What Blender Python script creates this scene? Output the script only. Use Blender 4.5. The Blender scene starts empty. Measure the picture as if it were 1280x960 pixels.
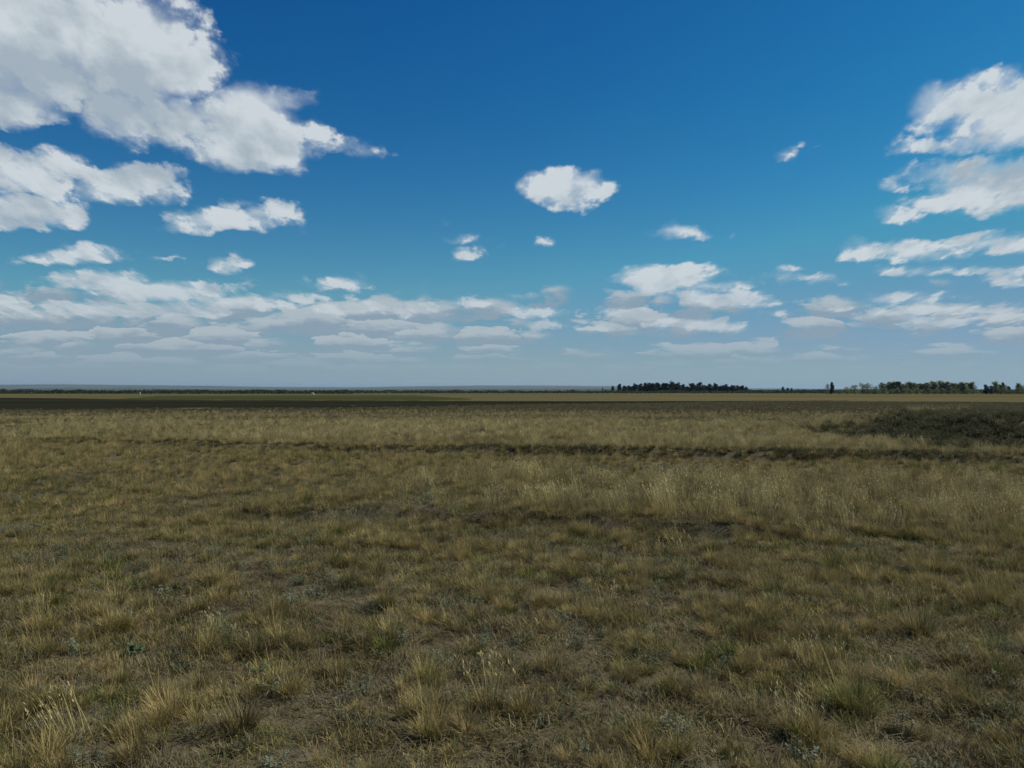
import bpy, bmesh, math, random
import numpy as np
from mathutils import Vector, Matrix

sc = bpy.context.scene
R = math.radians
rng = np.random.default_rng(7)
random.seed(7)

# ------------------------------------------------------------------ camera
CAM_H = 1.65
F = 1004.6                    # focal length in pixels of the 1280 px wide photograph
HOR = 488.5                   # its horizon row
cd = bpy.data.cameras.new('camera')
cam = bpy.data.objects.new('camera', cd)
sc.collection.objects.link(cam)
cam.location = (0, 0, CAM_H)
cam.rotation_euler = (R(90) + math.atan((HOR - 480) / F), 0, 0)
cd.sensor_width = 36
cd.lens = 36 * F / 1280
cd.clip_start = 0.05
cd.clip_end = 80000
sc.camera = cam

# ------------------------------------------------------------------ exposure and colour
sc.view_settings.view_transform = 'Standard'
sc.view_settings.look = 'None'
sc.view_settings.gamma = 1
sc.view_settings.exposure = EXPO = -0.42
sc.cycles.max_bounces = 5
sc.cycles.diffuse_bounces = 2
sc.cycles.glossy_bounces = 1
sc.cycles.transmission_bounces = 2
sc.cycles.transparent_max_bounces = 6
sc.cycles.volume_bounces = 0
sc.cycles.use_denoising = True
sc.cycles.use_adaptive_sampling = True
sc.cycles.adaptive_threshold = 0.015
sc.cycles.caustics_reflective = False
sc.cycles.caustics_refractive = False

# ------------------------------------------------------------------ sun
SUN_EL, SUN_AZ = R(50), R(76)     # azimuth measured from +Y (view direction) towards +X (the right)
sd = bpy.data.lights.new('sun', 'SUN')
sd.energy = 5.0
sd.angle = R(0.53)
sd.color = (1, 0.94, 0.82)
sun = bpy.data.objects.new('sun', sd)
sc.collection.objects.link(sun)
sv = Vector((math.cos(SUN_EL) * math.sin(SUN_AZ), math.cos(SUN_EL) * math.cos(SUN_AZ), math.sin(SUN_EL)))
sun.rotation_euler = sv.to_track_quat('Z', 'Y').to_euler()
sun.location = (0, 0, 60)

# ------------------------------------------------------------------ node helper
class NT:
    def __init__(self, tree):
        self.t = tree
        self.L = tree.links
    def _set(self, sock, v):
        if v is None:
            return
        if isinstance(v, bpy.types.NodeSocket):
            self.L.new(v, sock)
        elif isinstance(v, (tuple, list)) and sock.type == 'RGBA' and len(v) == 3:
            sock.default_value = (*v, 1)
        else:
            sock.default_value = v
    def node(self, kind, **p):
        n = self.t.nodes.new(kind)
        for k, v in p.items():
            setattr(n, k, v)
        return n
    def m(self, op, a, b=None, c=None, clamp=False):
        n = self.node('ShaderNodeMath', operation=op, use_clamp=clamp)
        for i, v in enumerate((a, b, c)):
            self._set(n.inputs[i], v)
        return n.outputs[0]
    def v(self, op, a, b=None, c=None, scale=None):
        n = self.node('ShaderNodeVectorMath', operation=op)
        for i, x in enumerate((a, b, c)):
            if x is not None:
                self._set(n.inputs[i], x)
        if scale is not None:
            self._set(n.inputs['Scale'], scale)
        return n.outputs['Value'] if op in ('LENGTH', 'DOT_PRODUCT', 'DISTANCE') else n.outputs[0]
    def xyz(self, x=0., y=0., z=0.):
        n = self.node('ShaderNodeCombineXYZ')
        for i, q in enumerate((x, y, z)):
            self._set(n.inputs[i], q)
        return n.outputs[0]
    def sep(self, a):
        n = self.node('ShaderNodeSeparateXYZ')
        self.L.new(a, n.inputs[0])
        return n.outputs
    def noise(self, vec, scale, detail=4, rough=0.55, dims='3D', w=None, dist=0., lac=2.0):
        n = self.node('ShaderNodeTexNoise', noise_dimensions=dims)
        if vec is not None:
            self.L.new(vec, n.inputs['Vector'])
        self._set(n.inputs['Scale'], scale)
        self._set(n.inputs['Detail'], detail)
        self._set(n.inputs['Roughness'], rough)
        self._set(n.inputs['Lacunarity'], lac)
        self._set(n.inputs['Distortion'], dist)
        return n
    def rng(self, x, a, b, lo=0., hi=1., smooth=True):
        n = self.node('ShaderNodeMapRange', interpolation_type='SMOOTHSTEP' if smooth else 'LINEAR')
        for i, q in enumerate((x, a, b, lo, hi)):
            self._set(n.inputs[i], q)
        return n.outputs[0]
    def mix(self, f, a, b, blend='MIX'):
        n = self.node('ShaderNodeMix', data_type='RGBA', blend_type=blend)
        self._set(n.inputs[0], f)
        self._set(n.inputs[6], a)
        self._set(n.inputs[7], b)
        return n.outputs[2]

# ------------------------------------------------------------------ sky
def build_world():
    w = bpy.data.worlds.new('World')
    sc.world = w
    w.use_nodes = True
    w.cycles.sampling_method = 'MANUAL'
    w.cycles.sample_map_resolution = 512
    t = w.node_tree
    t.nodes.clear()
    n = NT(t)
    # cloud outlines as seen towards the north: photograph columns/rows, half-width, half-height
    CL = [(40,25,160,122),(170,60,100,94),(205,82,90,52),(235,92,50,40),(25,125,75,34),(160,140,62,42),(225,35,30,40),
          (300,142,85,36),(372,127,44,15),(322,178,92,40),(345,203,46,20),(415,183,34,9),(462,187,15,6),(225,150,50,34),
          (40,216,82,32),(160,228,80,28),(210,240,34,15),(35,262,84,26),(-5,200,40,26),
          (285,274,80,17),(335,265,40,12),(240,283,45,9),(303,250,20,5),
          (90,320,62,12),(48,323,34,7),(120,318,34,12),(288,328,28,11),(218,326,16,3),
          (130,350,72,15),(200,364,100,17),(300,378,84,11),(430,354,43,10),(370,371,50,9),(520,389,54,8),(440,386,64,8),(150,386,160,12),(0,372,40,9),
          (705,237,60,30),(735,234,32,22),(672,236,22,14),(858,291,42,12),(680,301,7,4),(582,297,18,5),(588,316,25,8),(558,277,9,2.5),
          (840,346,72,20),(895,358,46,10),(905,373,72,11),(1010,347,48,7),(990,338,19,6),(825,365,36,4),
          (655,370,34,5),(662,390,42,7),(684,407,36,6),(590,380,26,5),
          (778,388,30,6),(835,386,23,3),(825,402,26,8),(893,407,38,10),(745,411,24,2.5),(975,391,16,3),
          (984,190,15,8),(998,180,10,6),(1021,186,7,3),
          (1212,130,70,32),(1250,100,44,24),(1285,140,95,48),(1262,158,104,20),(1175,181,72,11),(1245,172,85,17),
          (1205,216,80,16),(1275,222,105,22),(1225,248,100,20),(1285,228,130,34),(1125,265,25,11),(1122,228,13,5),
          (1140,313,92,15),(1250,305,90,15),(1130,338,40,6),(1240,340,62,8),(1275,352,40,8),
          (1128,373,52,8),(1190,386,125,8),(1080,384,55,4),(1255,397,60,7),(1180,402,66,6)]
    g = bpy.data.node_groups.new('cloud_outline', 'ShaderNodeTree')
    g.interface.new_socket('P', in_out='INPUT', socket_type='NodeSocketVector')
    g.interface.new_socket('S', in_out='OUTPUT', socket_type='NodeSocketFloat')
    gi, go = g.nodes.new('NodeGroupInput'), g.nodes.new('NodeGroupOutput')
    gn = NT(g)
    acc = None
    for (px, py, rx, ry) in CL:
        cx, cz, rx, rz = (px - 640) / F, (HOR - py) / F, rx / F, ry / F
        q = gn.v('MULTIPLY_ADD', gi.outputs[0], (1 / rx, 1 / rz, 0), (-cx / rx, -cz / rz, 0))
        l = gn.v('LENGTH', q)
        k = min(rz, 0.060) * 1.25
        s = gn.m('MULTIPLY_ADD', l, -k, k)
        acc = s if acc is None else gn.m('MAXIMUM', acc, s)
    g.links.new(acc, go.inputs[0])
    def field(P):
        k = n.node('ShaderNodeGroup', node_tree=g)
        n.L.new(P, k.inputs[0])
        return k.outputs[0]

    tc = n.node('ShaderNodeTexCoord')
    D = tc.outputs['Generated']
    dx, dy, dz = n.sep(D)
    sky = n.node('ShaderNodeTexSky', sky_type='NISHITA', sun_disc=False)
    sky.sun_elevation = SUN_EL
    sky.sun_rotation = SUN_AZ
    sky.altitude = 100
    sky.air_density = 1.0
    sky.dust_density = 0.6
    sky.ozone_density = 3.0
    hs = n.node('ShaderNodeHueSaturation')
    hs.inputs['Hue'].default_value = 0.492
    hs.inputs['Saturation'].default_value = 1.22
    hs.inputs['Value'].default_value = SKY_GAIN
    n.L.new(sky.outputs[0], hs.inputs['Color'])
    raw = n.v('MULTIPLY', hs.outputs[0], SKY_TINT)
    # deep late-summer blue: a steeper fall towards the zenith than the model's own
    ch = n.sep(n.v('MINIMUM', raw, (1.7, 3.5, 6.65)))
    skyc = n.xyz(*[n.m('MULTIPLY', n.m('POWER', ch[i], SKY_POW[i]), SKY_MUL[i]) for i in range(3)])

    # --- clouds everywhere else: one even cumulus layer seen in perspective
    up = n.m('MAXIMUM', dz, 0.0)
    q0 = n.m('ADD', up, 0.035)
    pl = n.v('MULTIPLY', D, n.xyz(n.m('DIVIDE', 1., q0), n.m('DIVIDE', 1., q0), 0.))
    gen = n.noise(pl, 0.55, 7, 0.55).outputs[0]
    genc = n.rng(gen, 0.53, 0.63)
    gshade = n.rng(gen, 0.55, 0.75)
    # --- clouds in view
    yy = n.m('MAXIMUM', dy, 0.2)
    X = n.m('DIVIDE', dx, yy)
    Z = n.m('DIVIDE', dz, yy)
    win = n.m('MULTIPLY', n.rng(n.m('ABSOLUTE', X), 0.72, 0.95, 1., 0.), n.rng(Z, 0.52, 0.72, 1., 0.))
    inwin = n.m('GREATER_THAN', n.m('MULTIPLY', win, n.m("MULTIPLY", n.m("GREATER_THAN", dy, 0.2), n.m("GREATER_THAN", dz, -0.02))), 0.0)
    Zc = n.m('MAXIMUM', Z, 0.)
    q = n.m('ADD', Zc, 0.05)
    lnq = n.m('LOGARITHM', q, math.e)
    NC = n.xyz(n.m('DIVIDE', n.m('MULTIPLY', X, 2.0), n.m('SQRT', q)), n.m('MULTIPLY', lnq, 1.35), 0.)
    n1 = n.noise(NC, 5.5, 8, 0.58, w=None)
    w1 = n.v('SUBTRACT', n1.outputs['Color'], (0.5, 0.5, 0.5))
    P0 = n.xyz(X, Z, 0.)
    P = n.v('MULTIPLY_ADD', w1, n.v('SCALE', (0.22, 0.14, 0), scale=q), P0)
    n2 = n.noise(n.v('ADD', NC, (7.3, 2.1, 4.)), 5.0, 8, 0.56).outputs[0]
    n2c = n.m('SUBTRACT', n2, 0.5)
    amp = n.m('MULTIPLY', n.m('POWER', q, 0.8), 0.115)
    s0 = n.m('MULTIPLY_ADD', n2c, amp, field(P))
    soft = n.rng(n1.outputs[0], 0.42, 0.60, 0.018, 0.105)
    dens = n.rng(s0, n.m('MULTIPLY', q, -0.014), n.m('MULTIPLY', q, soft))
    # light: how much cloud lies above and towards the sun
    NC2 = n.v('ADD', NC, (0.06, 0.11, 0.))
    n2b = n.noise(n.v('ADD', NC2, (7.3, 2.1, 4.)), 5.0, 6, 0.56).outputs[0]
    P2 = n.v('MULTIPLY_ADD', n.xyz(0.05, 0.17, 0.), n.v('SCALE', (1, 1, 0), scale=q), P)
    s1 = n.m('MULTIPLY_ADD', n.m('SUBTRACT', n2b, 0.5), amp, field(P2))
    shade = n.rng(s1, n.m('MULTIPLY', q, -0.06), n.m('MULTIPLY', q, 0.15))
    n3 = n.m('SUBTRACT', n2b, n2)
    shade = n.m('MULTIPLY_ADD', n3, 2.2, shade, clamp=True)
    shade = n.m('MULTIPLY', shade, n.rng(dens, 0.25, 0.95))
    # low banks towards the horizon
    ql = n.m('ADD', Zc, 0.03)
    NV = n.xyz(n.m('MULTIPLY', X, 12.5), n.m('MULTIPLY', n.m('LOGARITHM', ql, math.e), 4.6), 0.)
    nq = n.noise(NV, 1.9, 7, 0.6)
    nl = n.m('SUBTRACT', nq.outputs[0], 0.5)
    NW = n.v('MULTIPLY_ADD', n.v('SUBTRACT', nq.outputs['Color'], (0.5, 0.5, 0.5)), (1.3, 1.1, 0.), NV)
    vo = n.node('ShaderNodeTexVoronoi', voronoi_dimensions='2D', feature='F1')
    n.L.new(NW, vo.inputs['Vector'])
    vo.inputs['Scale'].default_value = 1.0
    rel = n.sep(n.v('SUBTRACT', NW, vo.outputs['Position']))
    cr = n.sep(vo.outputs['Color'])[0]
    cov = n.m('MULTIPLY', n.rng(Z, 0.150, 0.085), n.rng(X, 0.45, -0.40, 0.95, 1.65))
    rad = n.m('MULTIPLY', n.m('MULTIPLY_ADD', cr, 0.60, 0.06), cov)
    sl = n.m('MULTIPLY_ADD', nl, 1.25, n.m('SUBTRACT', rad, n.m('MULTIPLY', vo.outputs['Distance'], 0.85)))
    low = n.rng(sl, -0.13, 0.24)
    low = n.m('MULTIPLY', low, n.m('MULTIPLY', n.rng(Z, 0.016, 0.075, 0.0, 0.85), n.rng(Z, 0.148, 0.125)))
    ltop = n.rng(n.m('MULTIPLY_ADD', nl, 0.8, rel[1]), -0.22, 0.26)

    def compose(front):
        c = skyc
        # milky air towards the horizon
        hz = n.m('POWER', n.m('SUBTRACT', 1., up, clamp=True), 10.5)
        c = n.mix(n.m('MULTIPLY', hz, 0.86), c, HORIZON)
        white, grey = CLOUD_WHITE, CLOUD_GREY
        far = n.rng(up, 0.17, 0.0)
        if front:
            ga = n.m('MULTIPLY', genc, n.m('SUBTRACT', 1., win))
            c = n.mix(ga, c, n.mix(gshade, white, grey))
            veil = n.m('MULTIPLY', n.rng(X, 0.20, -0.55), n.rng(Z, 0.14, 0.03))
            c = n.mix(n.m('MULTIPLY', n.m('MULTIPLY', veil, win), 0.6), c, CLOUD_LOW_GREY)
            lc = n.mix(ltop, CLOUD_LOW_GREY, CLOUD_LOW)
            c = n.mix(n.m('MULTIPLY', low, win), c, lc)
            cc = n.mix(shade, white, grey)
            cc = n.mix(n.m('MULTIPLY', far, 0.55), cc, CLOUD_LOW)
            a = n.m('MULTIPLY', dens, n.m('MULTIPLY_ADD', far, -0.35, 0.97))
            c = n.mix(n.m('MULTIPLY', a, win), c, cc)
        else:
            c = n.mix(n.m('MULTIPLY', genc, n.rng(up, 0.0, 0.1)), c, n.mix(gshade, white, grey))
        b = n.node('ShaderNodeBackground')
        n.L.new(c, b.inputs[0])
        b.inputs[1].default_value = 0.086
        return b
    ms = n.node('ShaderNodeMixShader')
    n.L.new(inwin, ms.inputs[0])
    n.L.new(compose(False).outputs[0], ms.inputs[1])
    n.L.new(compose(True).outputs[0], ms.inputs[2])
    out = n.node('ShaderNodeOutputWorld')
    n.L.new(ms.outputs[0], out.inputs[0])

SKY_GAIN = 0.80
SKY_TINT = (0.42, 1.0, 1.30)
SKY_POW = (1.57, 1.39, 1.0)
SKY_MUL = (0.65, 0.775, 1.12)
HORIZON = (5.6, 6.8, 7.55)
CLOUD_WHITE = (9.6, 10.5, 11.1)
CLOUD_GREY = (5.8, 7.0, 8.0)
CLOUD_LOW = (7.2, 8.1, 8.7)
CLOUD_LOW_GREY = (4.2, 5.5, 6.7)
build_world()

# ------------------------------------------------------------------ object helpers
def tag(o, label=None, cat=None, group=None, kind=None):
    for k, v in (('label', label), ('category', cat), ('group', group), ('kind', kind)):
        if v:
            o[k] = v
    return o

def mesh_np(name, V, quads=None, tris=None, mat=None, attrs=None, smooth=False):
    me = bpy.data.meshes.new(name)
    V = np.asarray(V, np.float32)
    q = np.zeros((0, 4), np.int32) if quads is None else np.asarray(quads, np.int32)
    t = np.zeros((0, 3), np.int32) if tris is None else np.asarray(tris, np.int32)
    me.vertices.add(len(V))
    me.vertices.foreach_set('co', V.ravel())
    me.loops.add(q.size + t.size)
    me.loops.foreach_set('vertex_index', np.concatenate([q.ravel(), t.ravel()]))
    me.polygons.add(len(q) + len(t))
    ls = np.concatenate([np.arange(len(q)) * 4, q.size + np.arange(len(t)) * 3]).astype(np.int32)
    me.polygons.foreach_set('loop_start', ls)
    me.update(calc_edges=True)
    me.validate()
    if smooth:
        me.polygons.foreach_set('use_smooth', np.ones(len(me.polygons), bool))
    for k, a in (attrs or {}).items():
        at = me.attributes.new(k, 'FLOAT', 'POINT')
        at.data.foreach_set('value', np.asarray(a, np.float32))
    if mat:
        me.materials.append(mat)
    return me

def link(name, me, parent=None, loc=(0, 0, 0)):
    o = bpy.data.objects.new(name, me)
    sc.collection.objects.link(o)
    o.location = loc
    if parent:
        o.parent = parent
    return o

def copy_tree(o):
    c = o.copy()
    sc.collection.objects.link(c)
    for k in ('label', 'category', 'group'):
        if k in c and o.parent is None:
            del c[k]
    for ch in list(o.children):
        d = ch.copy()
        sc.collection.objects.link(d)
        d.parent = c
    return c

def px(x, y, dist=None):
    """ground point seen at photograph pixel (x, y); with dist the point at that depth in column x"""
    d = CAM_H * F / (y - HOR) if dist is None else dist
    return (x - 640) / F * d, d

# vectorised value noise
_T = rng.random((256, 256))
def vnoise(x, y):
    xi, yi = np.floor(x).astype(int), np.floor(y).astype(int)
    fx, fy = x - xi, y - yi
    fx, fy = fx * fx * (3 - 2 * fx), fy * fy * (3 - 2 * fy)
    a, b = _T[xi & 255, yi & 255], _T[(xi + 1) & 255, yi & 255]
    c, d = _T[xi & 255, (yi + 1) & 255], _T[(xi + 1) & 255, (yi + 1) & 255]
    return (a * (1 - fx) + b * fx) * (1 - fy) + (c * (1 - fx) + d * fx) * fy
def fbm(x, y, o=4, seed=0.):
    s, a, t = 0., 0.5, 0.
    for i in range(o):
        s = s + a * vnoise(x * 2 ** i + 17.3 * i + seed, y * 2 ** i + 5.1 * i + seed * 1.7)
        t += a
        a *= 0.5
    return s / t
def sstep(x, a, b):
    t = np.clip((x - a) / (b - a), 0, 1)
    return t * t * (3 - 2 * t)

# ------------------------------------------------------------------ relief
def furrow_t(x, y):       # metres beyond the furrow's line (positive = farther)
    return (y + 0.25 * x - 21.2 - 0.5 * (fbm(x * 0.2, y * 0 + 3, 3) - 0.5) * 2) / 1.02
def ledge_y(x):
    return 9.9 - 0.28 * x + 0.7 * (fbm(x * 0.5, x * 0 + 9, 3) - 0.5)
def height(x, y):
    r = np.hypot(x, y)
    fade = sstep(r, 110, 45)
    h = 0.16 * (fbm(x * 0.22, y * 0.22, 3, 2.) - 0.5) + 0.10 * (fbm(x * 0.9, y * 0.9, 3, 8.) - 0.5) + 0.07 * (fbm(x * 4., y * 4., 2, 3.) - 0.5) * sstep(r, 22, 12)
    h = h * sstep(r, 0.5, 3.0)
    t = furrow_t(x, y)
    k = 0.55 + 0.45 * sstep(fbm(x * 0.35, y * 0 + 1, 3), 0.3, 0.6)
    h = h + k * (-0.22 * np.exp(-((t + 0.45) / 0.42) ** 2) + 0.17 * np.exp(-((t - 0.35) / 0.6) ** 2) * (t < 5))
    l = y - ledge_y(x)
    lk = sstep(x, -4.5, -2) * sstep(x, 4.2, 2.0)
    h = h + lk * 0.14 * sstep(l, -0.10, 0.14) * sstep(l, 6, 1.0)
    return h * fade
def mound_h(x, y):
    xr = x - 0.02 * (y - 25)
    n = 0.35 * (fbm(x * 0.45, y * 0.45, 4, 5.) - 0.5)
    a = sstep(xr + 1.2 * n, 10.8, 14.0) * sstep(xr, 29, 21)
    b = sstep(y + 0.06 * (x - 12) + 1.5 * n, 21.4, 24.6) * sstep(y, 38.5, 28.5)
    return 0.76 * a * b * (0.92 + 0.25 * np.exp(-((x - 15.5) / 3.5) ** 2)) + 0.25 * n * sstep(a * b, 0.05, 0.5)

# ------------------------------------------------------------------ materials
def mat_new(name):
    m = bpy.data.materials.new(name)
    m.use_nodes = True
    m.node_tree.nodes.clear()
    n = NT(m.node_tree)
    out = n.node('ShaderNodeOutputMaterial')
    return m, n, out
def pos(n):
    return n.node('ShaderNodeNewGeometry').outputs['Position']
def attr(n, name):
    return n.node('ShaderNodeAttribute', attribute_name=name).outputs['Fac']
def irand(n):
    return n.node('ShaderNodeObjectInfo').outputs['Random']
def finish(n, out, col, rough=0.9, transl=0., bump=None, spec=0.2):
    p = n.node('ShaderNodeBsdfPrincipled')
    n._set(p.inputs['Base Color'], col)
    p.inputs['Roughness'].default_value = rough
    p.inputs['Specular IOR Level'].default_value = spec
    if bump is not None:
        n.L.new(bump, p.inputs['Normal'])
    s = p.outputs[0]
    if transl:
        t = n.node('ShaderNodeBsdfTranslucent')
        n._set(t.inputs[0], col)
        ms = n.node('ShaderNodeMixShader')
        ms.inputs[0].default_value = transl
        n.L.new(s, ms.inputs[1])
        n.L.new(t.outputs[0], ms.inputs[2])
        s = ms.outputs[0]
    n.L.new(s, out.inputs[0])

def grass_mat(name, base, mid, tip, dry, transl=0.22, brown=(0.13, 0.095, 0.046)):
    """blade colour runs from the sheath to the tip, drifts towards DRY in patches and differs blade by blade"""
    m, n, out = mat_new(name)
    h, r, P = attr(n, 'h'), attr(n, 'r'), pos(n)
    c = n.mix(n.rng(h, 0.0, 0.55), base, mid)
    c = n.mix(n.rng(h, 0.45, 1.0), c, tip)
    big = n.noise(P, 0.23, 3, 0.6).outputs[0]
    med = n.noise(P, 1.7, 2, 0.5).outputs[0]
    f = n.m('ADD', n.m('MULTIPLY', big, 0.9), n.m('MULTIPLY', med, 0.5))
    f = n.m('ADD', f, n.m('MULTIPLY', n.m('SUBTRACT', irand(n), 0.5), 0.65))
    f = n.m('ADD', f, n.m('MULTIPLY', n.m('SUBTRACT', r, 0.5), 0.35))
    c = n.mix(n.rng(f, 0.45, 0.98), c, dry)
    r2 = n.m('FRACT', n.m('MULTIPLY', irand(n), 17.31))
    c = n.mix(n.m('MULTIPLY', n.rng(r2, 0.72, 0.95), 0.6), c, brown)
    k = n.m('MULTIPLY_ADD', n.noise(P, 0.9, 3, 0.6).outputs[0], 0.9, 0.34)
    k = n.m('MULTIPLY_ADD', n.m('FRACT', n.m('MULTIPLY', irand(n), 7.77)), 0.75, k)
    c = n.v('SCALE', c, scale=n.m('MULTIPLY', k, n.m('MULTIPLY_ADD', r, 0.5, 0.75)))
    finish(n, out, c, 0.75, transl)
    return m

MAT = {}
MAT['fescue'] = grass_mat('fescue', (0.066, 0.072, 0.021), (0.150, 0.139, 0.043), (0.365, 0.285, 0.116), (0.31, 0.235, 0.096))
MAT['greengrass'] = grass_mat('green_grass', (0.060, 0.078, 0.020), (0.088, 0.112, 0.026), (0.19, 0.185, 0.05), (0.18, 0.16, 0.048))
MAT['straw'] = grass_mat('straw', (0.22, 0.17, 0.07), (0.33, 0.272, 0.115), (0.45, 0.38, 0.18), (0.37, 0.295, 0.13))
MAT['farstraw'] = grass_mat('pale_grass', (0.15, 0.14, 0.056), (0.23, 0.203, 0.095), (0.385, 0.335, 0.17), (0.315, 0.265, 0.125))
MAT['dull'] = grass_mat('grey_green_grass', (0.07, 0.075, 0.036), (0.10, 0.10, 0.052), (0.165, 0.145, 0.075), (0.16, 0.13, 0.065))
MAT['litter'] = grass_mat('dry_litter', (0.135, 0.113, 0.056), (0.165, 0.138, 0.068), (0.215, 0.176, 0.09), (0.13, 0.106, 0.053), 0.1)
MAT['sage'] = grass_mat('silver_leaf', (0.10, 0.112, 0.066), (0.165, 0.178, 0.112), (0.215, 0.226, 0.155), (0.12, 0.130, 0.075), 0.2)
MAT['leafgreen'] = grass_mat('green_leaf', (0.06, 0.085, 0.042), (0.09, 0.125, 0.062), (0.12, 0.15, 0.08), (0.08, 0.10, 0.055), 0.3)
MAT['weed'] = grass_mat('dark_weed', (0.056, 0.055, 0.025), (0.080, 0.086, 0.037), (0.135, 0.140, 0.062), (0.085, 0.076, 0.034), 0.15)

def soil(n, P, sc_=1.):
    a = n.noise(P, 2.1 * sc_, 6, 0.65).outputs[0]
    b = n.noise(P, 11. * sc_, 5, 0.7).outputs[0]
    c = n.mix(n.rng(a, 0.35, 0.7), (0.085, 0.071, 0.045), (0.150, 0.124, 0.078))
    return n.mix(n.rng(b, 0.45, 0.75), c, (0.075, 0.060, 0.036)), a, b

def ground_mat():
    m, n, out = mat_new('steppe_ground')
    P = pos(n)
    x, y, z = n.sep(P)
    d = n.v('LENGTH', n.xyz(x, y, 0.))
    c1, a, b = soil(n, P)
    # farther out the sward closes and its own patches take over
    st = n.v('MULTIPLY', P, (0.35, 1.0, 0.))
    g1 = n.noise(st, 0.055, 5, 0.6).outputs[0]
    g2 = n.noise(n.v('MULTIPLY', P, (0.12, 1.0, 0.)), 0.02, 4, 0.6).outputs[0]
    g3 = n.noise(P, 0.8, 4, 0.7).outputs[0]
    gc = n.mix(n.rng(g1, 0.35, 0.65), (0.125, 0.105, 0.050), (0.20, 0.16, 0.075))
    gc = n.mix(n.rng(g2, 0.42, 0.62), gc, (0.085, 0.083, 0.048))
    gc = n.mix(n.rng(d, 60, 85), gc, n.mix(n.rng(g2, 0.4, 0.6), (0.09, 0.092, 0.048), (0.14, 0.125, 0.062)))
    gc = n.v('SCALE', gc, scale=n.m('MULTIPLY_ADD', g3, 0.8, 0.6))
    c = n.mix(n.rng(d, 22, 60), c1, gc)
    hf = n.m('ADD', n.m('MULTIPLY', a, 0.03), n.m('MULTIPLY', b, 0.012))
    bp = n.node('ShaderNodeBump')
    bp.inputs['Strength'].default_value = 0.9
    bp.inputs['Distance'].default_value = 1.0
    n.L.new(hf, bp.inputs['Height'])
    finish(n, out, c, 0.95, bump=bp.outputs[0], spec=0.0)
    return m

def field_mat(name, c0, c1, sx=0.25, scale=0.06):
    m, n, out = mat_new(name)
    P = pos(n)
    g = n.noise(n.v('MULTIPLY', P, (sx, 1., 0.)), scale, 5, 0.62).outputs[0]
    g3 = n.noise(P, 0.6, 4, 0.7).outputs[0]
    c = n.mix(n.rng(g, 0.32, 0.68), c0, c1)
    c = n.v('SCALE', c, scale=n.m('MULTIPLY_ADD', g3, 0.9, 0.55))
    finish(n, out, c, 0.95, spec=0.0)
    return m
MAT['ground'] = ground_mat()

# ------------------------------------------------------------------ the ground, one sheet to the horizon
def build_ground():
    rr = [0.0]
    r, k = 0.6, 1.0
    while r < 26000:
        rr.append(r)
        r *= 1.014 if r < 40 else (1.03 if r < 400 else 1.12)
    rr = np.array(rr[1:])
    th = np.concatenate([np.arange(-52, 52, 0.26), np.arange(52, 308, 4.0)])
    th = np.radians(th)
    nT = len(th)
    Rg, Tg = np.meshgrid(rr, th, indexing='ij')
    X, Y = Rg * np.sin(Tg), Rg * np.cos(Tg)
    Z = height(X, Y)
    V = np.stack([X, Y, Z], -1).reshape(-1, 3)
    i, j = np.meshgrid(np.arange(len(rr) - 1), np.arange(nT), indexing='ij')
    j2 = (j + 1) % nT
    Q = np.stack([i * nT + j, (i + 1) * nT + j, (i + 1) * nT + j2, i * nT + j2], -1).reshape(-1, 4)[:, ::-1]
    c = len(V)
    V = np.vstack([V, [[0, 0, height(np.array([0.]), np.array([0.]))[0]]]])
    jj = np.arange(nT)
    T = np.stack([np.full(nT, c), jj, (jj + 1) % nT], -1)[:, ::-1]
    o = link('ground', mesh_np('ground', V, Q, T, MAT['ground'], smooth=True))
    tag(o, kind='structure', label='dry steppe ground of pale soil reaching to the horizon')
build_ground()

def field_sheet(name, near, far, z, mat, label, jitter=0.5):
    """a field given by its near and far edges as photograph pixels; the edges are ragged"""
    xs = np.arange(near[0][0], near[-1][0] + 1, 4.0)
    ny = np.interp(xs, [p[0] for p in near], [p[1] for p in near])
    fy = np.interp(xs, [p[0] for p in far], [p[1] for p in far])
    ny = ny + jitter * 2 * (fbm(xs * 0.07, xs * 0 + z * 900, 4) - 0.5) * 2
    fy = fy + jitter * (fbm(xs * 0.05, xs * 0 + z * 700 + 3, 4) - 0.5)
    N = 5
    V = []
    for k in range(N):
        d = CAM_H * F / (ny + (fy - ny) * (k / (N - 1)) - HOR)
        X = (xs - 640) / F * d
        V.append(np.stack([X, d, height(X, d) + z], -1))
    n = len(xs)
    V = np.concatenate(V)
    i, j = np.meshgrid(np.arange(N - 1), np.arange(n - 1), indexing='ij')
    Q = np.stack([i * n + j, i * n + j + 1, (i + 1) * n + j + 1, (i + 1) * n + j], -1).reshape(-1, 4)
    tag(link(name, mesh_np(name, V, Q, mat=mat)), kind='structure', label=label)
field_sheet('dry_meadow', [(-500, 500.5), (1900, 500.5)], [(-500, 492.2), (1900, 492.2)], 0.008,
            field_mat('dry_meadow', (0.075, 0.070, 0.032), (0.145, 0.12, 0.056), 0.12, 0.045), 'pale dry meadow beyond the dark strip')
field_sheet('green_meadow', [(150, 499.4), (200, 500.2), (520, 500.6), (590, 499.8)], [(150, 499.0), (200, 494.6), (520, 494.2), (590, 498.6)], 0.016,
            field_mat('green_meadow', (0.042, 0.048, 0.018), (0.070, 0.070, 0.026), 0.12, 0.05), 'green meadow strip beyond the dark field')
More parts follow.
